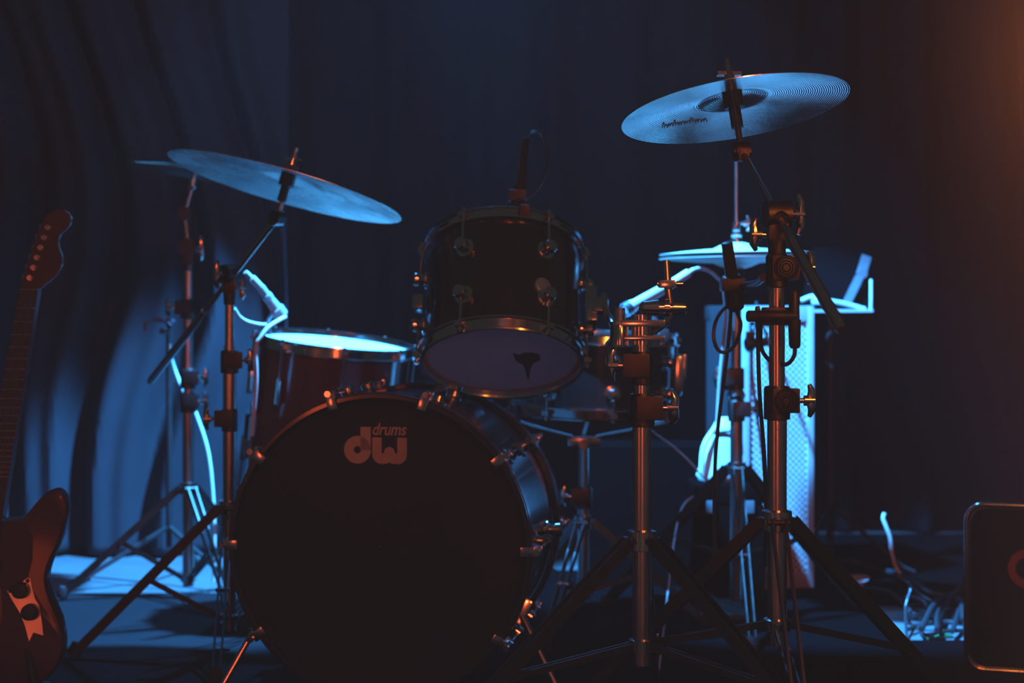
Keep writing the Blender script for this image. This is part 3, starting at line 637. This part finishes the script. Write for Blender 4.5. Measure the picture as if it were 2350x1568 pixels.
MB().tube([(bx-.030, by-.034, bz0+.118), (bx, by-.036, bz0+.124), (bx+.03, by-.034, bz0+.126), (bx+.050, by-.018, bz0+.124)], .0034, 8, 6).build('zip_seam', 'black', t)
MB().tube([(bx-.012, by-.032, bz0+.140), (bx-.045, by-.045, bz0+.09), (bx-.052, by-.045, bz0+.02)], .006, 8, 6).build('strap', 'cloth', t)
# added black wedge that keeps the gap behind the snare stand dark
w0 = at(1480, 690, 4.45)
t = thing('dark_gap_wedge', (w0.x, w0.y, 0), 'added black wedge that keeps the gap behind the snare stand dark', 'speaker')
wm_ = Matrix.Translation((w0.x, w0.y, .015)) @ Matrix.Rotation(R(90), 4, 'Z') @ Matrix.Rotation(R(90), 4, 'X')
MB(wm_).prism([(-.20, 0), (.20, 0), (.20, .16), (.02, .36), (-.20, .36)], -.17, .17).build('cabinet', 'void', t, smooth=False)
MB().box((w0.x, w0.y+.22, .19), (.28, .006, .14), Matrix.Rotation(0, 4, 'X')).build('back_panel', 'void', t, smooth=False)

# ------------------------------------------------------------------ music stand at the back right
t = thing('music_stand', (at(1905, 690, 4.45).x, 4.45, 0), 'black music stand with an angled desk behind the speaker column', 'stand')
mx_ = at(1905, 690, 4.45).x
c = [at(1836, 708, 4.40), at(1992, 712, 4.40), at(1996, 566, 4.50), at(1866, 566, 4.50)]
nrm = (c[1]-c[0]).cross(c[3]-c[0]).normalized()
ds = MB(); ds.add([p+nrm*s for s in (-.001, .001) for p in c], [(0, 1, 2, 3), (7, 6, 5, 4), (0, 4, 5, 1), (1, 5, 6, 2), (2, 6, 7, 3), (3, 7, 4, 0)]); ds.build('desk', 'rug', t, smooth=False)
MB().bar(at(1832, 714, 4.37), at(2000, 713, 4.37), .040, .007, (0, 0, 1)).build('ledge', 'trimgrey', t, smooth=False)
MB().tube([at(1999, 642, 4.38), at(1999, 690, 4.37), at(1998, 714, 4.37)], .0042, 10).build('page_arm', 'silver', t)
MB().bar(at(1989, 588, 4.44), at(1975, 632, 4.42), .026, .006, (0, -1, .2)).build('desk_brace', 'greymetal', t, smooth=False)
MB().bar(at(1972, 636, 4.41), at(1940, 702, 4.38), .022, .006, (0, -1, .2)).build('desk_brace', 'greymetal', t, smooth=False)
MB().cyl(at(1978, 628, 4.42)-Vector((.0, .01, 0)), at(1978, 628, 4.42)+Vector((.0, .01, 0)), .013).build('hinge', 'greymetal', t)
k = MB(); k.tube([at(1838, 690, 4.37), at(1868, 680, 4.37), at(1880, 694, 4.37), at(1910, 692, 4.37), at(1950, 700, 4.37), at(1985, 710, 4.37)], .006, 10, 5); k.build('page_clip', 'silver', t)
MB().box(at(1872, 690, 4.365), (.022, .014, .020), None, .004).build('clip_knob', 'silver', t)
MB().cyl((mx_, 4.45, .10), (mx_, 4.45, .74), .011, seg=16).build('pole', 'black', t)
for az in (0, 100, 260):
    cc_, ss_ = math.cos(R(az)), math.sin(R(az)); MB().tube([(mx_, 4.45, .20), (mx_+cc_*.2, 4.45+ss_*.2, .03), (mx_+cc_*.23, 4.45+ss_*.23, .016)], .006, 8).build('leg', 'black', t)

# ------------------------------------------------------------------ left: black microphone stand behind the cymbal stands
mp = at(388, 690, 4.35)
t = thing('microphone_stand', (mp.x, mp.y, 0), 'black microphone stand with a short clip arm by the grey drape', 'stand')
MB().cyl((mp.x, mp.y, .10), (mp.x, mp.y, .71), .0085, seg=16).build('pole', 'black', t)
arm = MB(); arm.tube([at(330, 742, 4.35), at(352, 738, 4.35), at(376, 738, 4.35), at(400, 737, 4.35)], .0035, 10); ao = arm.build('clip_arm', 'greymetal', t)
MB().tube([at(352, 737, 4.34), at(366, 731, 4.34), at(380, 738, 4.34), at(392, 748, 4.34)], .0045, 10, 4).build('cable_hook', 'greymetal', ao)
MB().rod(at(376, 752, 4.33), at(378, 768, 4.33), [(0, .008), (.3, .013), (.8, .013), (1, .008)], 14).build('clip_knob', 'greymetal', ao)
MB().bar(at(333, 742, 4.35), at(332, 760, 4.35), .012, .006).build('clip_jaw', 'greymetal', ao, smooth=False)
for az, rch in ((205, .24), (325, .24), (85, .24)):
    cc_, ss_ = math.cos(R(az)), math.sin(R(az)); e = Vector((mp.x+cc_*rch, mp.y+ss_*rch, .022))
    lg = MB().tube([(mp.x, mp.y, .155), e], .0065, 10).build('leg', 'black', t); MB().rod(e+Vector((-cc_*.03, -ss_*.03, .016)), e+Vector((cc_*.02, ss_*.02, -.008)), [(0, .012), (.8, .014), (1, .010)], 12).build('rubber_foot', 'rubber', lg)
cable([at(388, 790, 4.33), at(392, 815, 4.32), at(402, 850, 4.30), at(418, 890, 4.28), at(436, 925, 4.26), at(452, 955, 4.25), at(480, 1050, 4.22), at(492, 1200, 4.2), at(490, 1335, 4.2)], 'white cable slanting down across the rear cymbal stand', 'wcable', .0040)

# ------------------------------------------------------------------ electric guitar on its stand
GZ = 2.95
def gp(px, py, dz=0.0):
    p = at(px, py, GZ); lean = (p.z-.05)*.14; p.y = GZ+lean-dz; return p
t = thing('electric_guitar', (at(-70, 690, GZ).x, GZ, .05), 'dark sunburst electric guitar standing by the grey drape, control plate lit red', 'guitar')
out = [(38, 1196), (58, 1170), (82, 1143), (104, 1131), (124, 1140), (136, 1172), (133, 1214), (119, 1258), (101, 1300), (95, 1335), (103, 1372), (119, 1412), (132, 1460), (139, 1515), (138, 1570), (124, 1630), (92, 1684), (40, 1716), (-30, 1728), (-110, 1720), (-180, 1690), (-230, 1640), (-252, 1570), (-246, 1490), (-222, 1420), (-196, 1360), (-188, 1300), (-190, 1240), (-184, 1160), (-160, 1085), (-128, 1050), (-98, 1062), (-76, 1110), (-58, 1170), (-42, 1200)]
out = [(x, y if y < 1400 else 1400+(y-1400)*.60) for x, y in out]
fine = [(p.x, p.y) for p in smooth_path([Vector((x, y, 0)) for x, y in out+[out[0]]], 4)][:-1]
bd = MB(); n = len(fine); TH = .042
cxm = sum(p[0] for p in fine)/n; cym_ = sum(p[1] for p in fine)/n
def inset(s): return [(x+(cxm-x)*s, y+(cym_-y)*s) for x, y in fine]
lay = [(inset(.045), .0), (inset(.012), -.003), (fine, -.010), (fine, -TH+.010), (inset(.03), -TH)]
vs = [gp(x, y, d) for ring_, d in lay for x, y in ring_]
fs = [tuple(range(n))]+[(j*n+i, j*n+(i+1) % n, (j+1)*n+(i+1) % n, (j+1)*n+i) for j in range(len(lay)-1) for i in range(n)]+[tuple(range((len(lay)-1)*n, len(lay)*n))]
bd.add(vs, fs); bo = bd.build('body', 'brownwood', t)
def slab(mbx, pts, d0, d1):
    k = len(pts); mbx.add([gp(x, y, d) for d in (d0, d1) for x, y in pts], [tuple(range(k)), tuple(range(k, 2*k))]+[(i, (i+1) % k, k+(i+1) % k, k+i) for i in range(k)]); return mbx
def cl_x(y): return 33-(y-661)*.130
def hw(y): return 21+(y-661)*.0135
nk = [(cl_x(661)-hw(661), 661), (cl_x(661)+hw(661), 661), (cl_x(1235)+hw(1235), 1235), (cl_x(1235)-hw(1235), 1235)]
slab(MB(), nk, .008, -.014).build('neck', 'maple', t, smooth=False)
slab(MB(), nk, .0125, .008).build('fretboard', 'rosewood', t, smooth=False)
ys = [674+607*(1-2**(-k/12.0)) for k in range(1, 22)]
for y in [664]+ys:
    MB().tube([gp(cl_x(y)-hw(y), y, .0128), gp(cl_x(y)+hw(y), y, .0128)], .0011, 6).build('fret' if y > 665 else 'nut', 'plate', t)
hs = [(12, 662), (55, 661), (66, 652), (82, 640), (97, 622), (105, 603), (104, 584), (97, 566), (94, 548), (99, 532), (110, 522), (119, 510), (123, 496), (117, 482), (104, 474), (86, 474), (70, 482), (58, 498), (48, 522), (36, 560), (24, 602), (14, 640)]
hf = [(p.x, p.y) for p in smooth_path([Vector((x, y, 0)) for x, y in hs+[hs[0]]], 3)][:-1]
slab(MB(), hf, .004, -.010).build('headstock', 'maple', t, smooth=False)
for k in range(6):
    y = 636-k*24; x = 22+k*7.5
    MB().rod(gp(x+10, y, .004), gp(x+10, y, .016), [(0, .0055), (.3, .0055), (.3, .003), (.8, .003), (1, .004)], 12).build('tuning_post', 'chrome', t)
    MB().tube([gp(x-14, y-3, -.004), gp(x-2, y-2, -.004)], .0042, 10).build('tuning_peg', 'chrome', t)
for k in range(6):
    f0 = (k-2.5)/6.6; MB().tube([gp(cl_x(661)+f0*36, 661, .0145), gp(cl_x(1235)+f0*44, 1235, .016), gp(cl_x(1500)+f0*52, 1500, .014)], .0006, 5).build('string', 'chrome', t)
pg = [(-40, 1215), (40, 1205), (60, 1240), (62, 1290), (52, 1335), (20, 1350), (-20, 1360), (-60, 1340), (-75, 1280)]
slab(MB(), pg, .0022, .0).build('pickguard', 'rosewood', t, 'dark scratch plate', smooth=False)
cp = [(8, 1362), (24, 1352), (40, 1343), (52, 1333), (60, 1334), (64, 1352), (72, 1378), (84, 1398), (92, 1440), (95, 1462), (72, 1455), (63, 1475), (52, 1440), (40, 1412), (24, 1388)]
po = slab(MB(), cp, .0026, .0).build('control_plate', 'plate', t, 'bright metal control plate', smooth=False)
for x, y in ((40, 1360), (64, 1409)):
    MB().rod(gp(x, y, .0025), gp(x, y-2, .021), [(0, .0155), (.75, .0145), (.95, .013), (1, .010)], 20).build('knob', 'black', po)
for x, y in ((54, 1339), (15, 1362)): MB().rod(gp(x, y, .0025), gp(x, y, .005), [(0, .004), (1, .003)], 10).build('screw', 'black', po)
for y in (1290, 1400): slab(MB(), [(cl_x(y)-38, y), (cl_x(y)+38, y-3), (cl_x(y)+39, y+28), (cl_x(y)-37, y+31)], .010, .0).build('pickup', 'black', t, smooth=False)
y = 1470; slab(MB(), [(cl_x(y)-40, y), (cl_x(y)+40, y-3), (cl_x(y)+42, y+36), (cl_x(y)-38, y+39)], .012, .0).build('bridge', 'chrome', t, smooth=False)
g0 = at(-70, 690, GZ)
t = thing('guitar_stand', (g0.x, GZ, 0), 'black folding stand cradling the electric guitar', 'stand')
for sx_ in (-1, 1):
    MB().tube([(g0.x+sx_*.08, GZ+.22, .010), (g0.x+sx_*.07, GZ+.06, .046), (g0.x+sx_*.07, GZ-.05, .046), (g0.x+sx_*.07, GZ-.075, .075)], .0075, 10).build('cradle_arm', 'black', t)
    MB().tube([(g0.x+sx_*.15, GZ-.06, .010), (g0.x+sx_*.02, GZ+.14, .30)], .0075, 10).build('leg', 'black', t)
MB().tube([(g0.x, GZ+.14, .30), (g0.x+.03, GZ+.20, .52)], .008, 10).build('back_post', 'black', t)

# ------------------------------------------------------------------ right: metal-edged case, cables, paper
c0 = at(2218, 690, 3.3); ch = at(2218, 1149, 3.36).z; cw, cd = .46, .10
t = thing('flight_case', (c0.x+cw/2, 3.3+cd/2, .008), 'dark case with rounded metal edges on the black mat', 'case')
rr = .036; ol = []
for (ccx, ccz, a0) in ((c0.x+cw-rr, .012+rr, 270), (c0.x+cw-rr, ch-rr, 0), (c0.x+rr, ch-rr, 90), (c0.x+rr, .012+rr, 180)):
    for k in range(9): a = R(a0+90*k/8); ol.append((ccx+rr*math.cos(a), ccz+rr*math.sin(a)))
def rp(s):
    cx_, cz_ = c0.x+cw/2, (ch+.012)/2; return [(cx_+(x-cx_)*(1-s/(cw/2)), cz_+(z-cz_)*(1-s/((ch-.012)/2))) for x, z in ol]
cs = MB(); n = len(ol); vs = [Vector((x, yy, z)) for q, yy in ((rp(.006), 3.3+.004), (rp(.003), 3.3+.006), (rp(.003), 3.3+cd)) for x, z in q]
cs.add(vs, [tuple(range(n)), tuple(range(2*n, 3*n))]+[(j*n+i, j*n+(i+1) % n, (j+1)*n+(i+1) % n, (j+1)*n+i) for j in range(2) for i in range(n)]); cs.build('body', 'void', t)
for yy in (3.3+.004, 3.3+cd-.016):
    ed = MB(); o2 = rp(.007); vs = [Vector((x, y2, z)) for q, y2 in ((ol, yy), (ol, yy+.016), (o2, yy+.016), (o2, yy)) for x, z in q]
    ed.add(vs, [(j*n+i, j*n+(i+1) % n, ((j+1) % 4)*n+(i+1) % n, ((j+1) % 4)*n+i) for j in range(4) for i in range(n)]); ed.build('metal_edge', 'chrome', t)
MB().tube([Vector((x, 3.3035, z)) for x, z in ol]+[Vector((ol[0][0], 3.3035, ol[0][1]))], .0058, 12).build('rim_tube', 'chrome', t)
hd = at(2352, 1300, 3.3); hm = MB(frame((hd.x, 3.302, hd.z), (0, -1, 0)))
hm.lathe([(.022, .001), (.024, .006), (.038, .006), (.040, .001)], 32, True); hm.build('round_dish', 'rust', t, 'rust-coloured ring')  # orange-brown ring on the case front
for px, py in ((2240, 1167), (2285, 1160)): q = at(px, py, 3.3); MB(frame((q.x, 3.303, q.z), (0, -1, 0))).lathe([(.0005, .003), (.004, .003), (.006, .0)], 12).build('rivet', 'chrome', t)
MB().box((c0.x+.004, 3.36, at(2218, 1370, 3.3).z), (.010, .03, .02), None, .003).build('latch', 'chrome', t)
t.matrix_world = Matrix.Translation((c0.x, 3.3, 0)) @ Matrix.Rotation(R(-17), 4, 'Z') @ Matrix.Translation((-c0.x, -3.3, 0)) @ Matrix.Translation(t.location)
cable([fl(2120, 1400)+Vector((0, 0, .014)), at(2100, 1366, 4.18), at(2083, 1338, 4.26), at(2058, 1306, 4.30), at(2047, 1270, 4.30), at(2043, 1235, 4.30), at(2034, 1210, 4.30), at(2027, 1190, 4.30), at(2030, 1178, 4.30)], 'white cable end standing up from the cable pile', 'wcable', .0046)
cable([at(2084, 1335, 3.8), at(2090, 1352, 3.8), at(2082, 1378, 3.78), at(2078, 1400, 3.76), at(2080, 1450, 3.66), at(2082, 1500, 3.6)+Vector((0, 0, .02))], 'thin dark cable dropping at the edge of the cable pile', 'cable', .0035)
def floor_cable(pts, label, material='cable', r=.0045, h=.0):
    q = []
    for i, (px, py) in enumerate(pts): p = fl(px, py); p.z = r+.010+h*(math.sin(i*1.7)*.5+.5); q.append(p)
    return cable(q, label, material, r, 8, 'cables piled on the pale floor')
CP = 'cable in the tangle on the floor between speaker and case'
floor_cable([(1872, 1326), (1910, 1318), (1965, 1312), (2010, 1322), (2060, 1345), (2100, 1372), (2150, 1385), (2210, 1380)], 'thick pale-sheened cable arching over the top of the floor tangle', 'cable', .0075, .02)
floor_cable([(2060, 1352), (2085, 1382), (2120, 1398), (2160, 1402), (2200, 1388), (2213, 1370)], 'glossy '+CP, 'cable', .006, .03)
floor_cable([(2075, 1395), (2110, 1410), (2130, 1420), (2125, 1432), (2095, 1440), (2085, 1425), (2120, 1408), (2170, 1400)], 'looped '+CP, 'cable', .006, .02)
floor_cable([(2115, 1478), (2140, 1440), (2165, 1400), (2190, 1392), (2205, 1420), (2212, 1470)], 'arched '+CP, 'cable', .007, .03)
floor_cable([(2150, 1474), (2152, 1440), (2170, 1412), (2186, 1395), (2205, 1405), (2200, 1440), (2185, 1470)], 'crossing '+CP, 'cable', .006, .02)
floor_cable([(2080, 1445), (2120, 1448), (2170, 1444), (2215, 1449)], 'straight '+CP, 'cable', .006, .0)
floor_cable([(2085, 1460), (2105, 1452), (2112, 1463), (2125, 1474), (2160, 1466), (2214, 1462)], 'wavy '+CP, 'cable', .005, .0)
floor_cable([(1870, 1318), (1890, 1330), (1915, 1345), (1940, 1368), (1990, 1372), (2040, 1382), (2075, 1402)], 'long cable trailing from the speaker foot to the floor tangle', 'cable', .006, .01)
m = MB(); m.add([fl(*p)+Vector((0, 0, z)) for z in (.010, .012) for p in ((1938, 1330), (1985, 1330), (1998, 1336), (1980, 1352), (1974, 1360), (1955, 1357))], [(0, 1, 2, 3, 4, 5), (11, 10, 9, 8, 7, 6)]+[(i, (i+1) % 6, 6+(i+1) % 6, 6+i) for i in range(6)])
solo(m, 'paper_sheet', 'paper', 'torn white paper lying on the floor beside the speaker foot', 'paper')
m = MB(); q0, q1 = fl(2125, 1466), fl(2180, 1463); m.bar(q0+Vector((0, 0, .004)), q1+Vector((0, 0, .004)), .006, .03, (0, 1, 0)); solo(m, 'tape_strip', 'green', 'green tape strip on the floor under the cable tangle', 'tape')

# ------------------------------------------------------------------ haze over the stage
def haze(name, density, y0, y1, label):
    hm_ = bpy.data.materials.new(name); hm_.use_nodes = True; nt = hm_.node_tree
    nt.nodes.remove(nt.nodes['Principled BSDF'])
    v = nt.nodes.new('ShaderNodeVolumeScatter'); v.inputs['Density'].default_value = density; v.inputs['Color'].default_value = (1, 1, 1, 1); v.inputs['Anisotropy'].default_value = 0.0
    nt.links.new(v.outputs[0], nt.nodes['Material Output'].inputs['Volume'])
    m = MB(); m.box((0, (y0+y1)/2, 1.9), (9.0, y1-y0, 3.76)); tag(m.build(name, hm_, smooth=False), label, 'haze', kind='stuff')
haze('stage_haze', 0.001, 2.02, 5.25, 'thin haze hanging over the drum kit')
haze('black_lift_haze', 0.016, 0.25, 2.0, 'added denser haze before the stage edge that lifts the blacks')  # added volume, lit from above to raise the black level

# added haze patch round the orange lamp, thick enough to glow
hm_ = bpy.data.materials.new('glow_haze'); hm_.use_nodes = True; nt = hm_.node_tree; nt.nodes.remove(nt.nodes['Principled BSDF'])
v = nt.nodes.new('ShaderNodeVolumeScatter'); tc = nt.nodes.new('ShaderNodeTexCoord'); sx_ = nt.nodes.new('ShaderNodeSeparateXYZ'); mr = nt.nodes.new('ShaderNodeMapRange'); mr.interpolation_type = 'SMOOTHSTEP'
nt.links.new(tc.outputs['Object'], sx_.inputs[0]); nt.links.new(sx_.outputs['X'], mr.inputs[0]); mr.inputs[1].default_value = 0.36; mr.inputs[2].default_value = 0.80; mr.inputs[3].default_value = 0.0; mr.inputs[4].default_value = 0.25
nt.links.new(mr.outputs[0], v.inputs['Density']); nt.links.new(v.outputs[0], nt.nodes['Material Output'].inputs['Volume'])
m = MB(); m.box((0.9, 1.65, 1.2), (1.4, 0.6, 2.0)); tag(m.build('glow_haze', hm_, smooth=False), 'added patch of thicker haze that carries the orange glow', 'haze', kind='stuff')
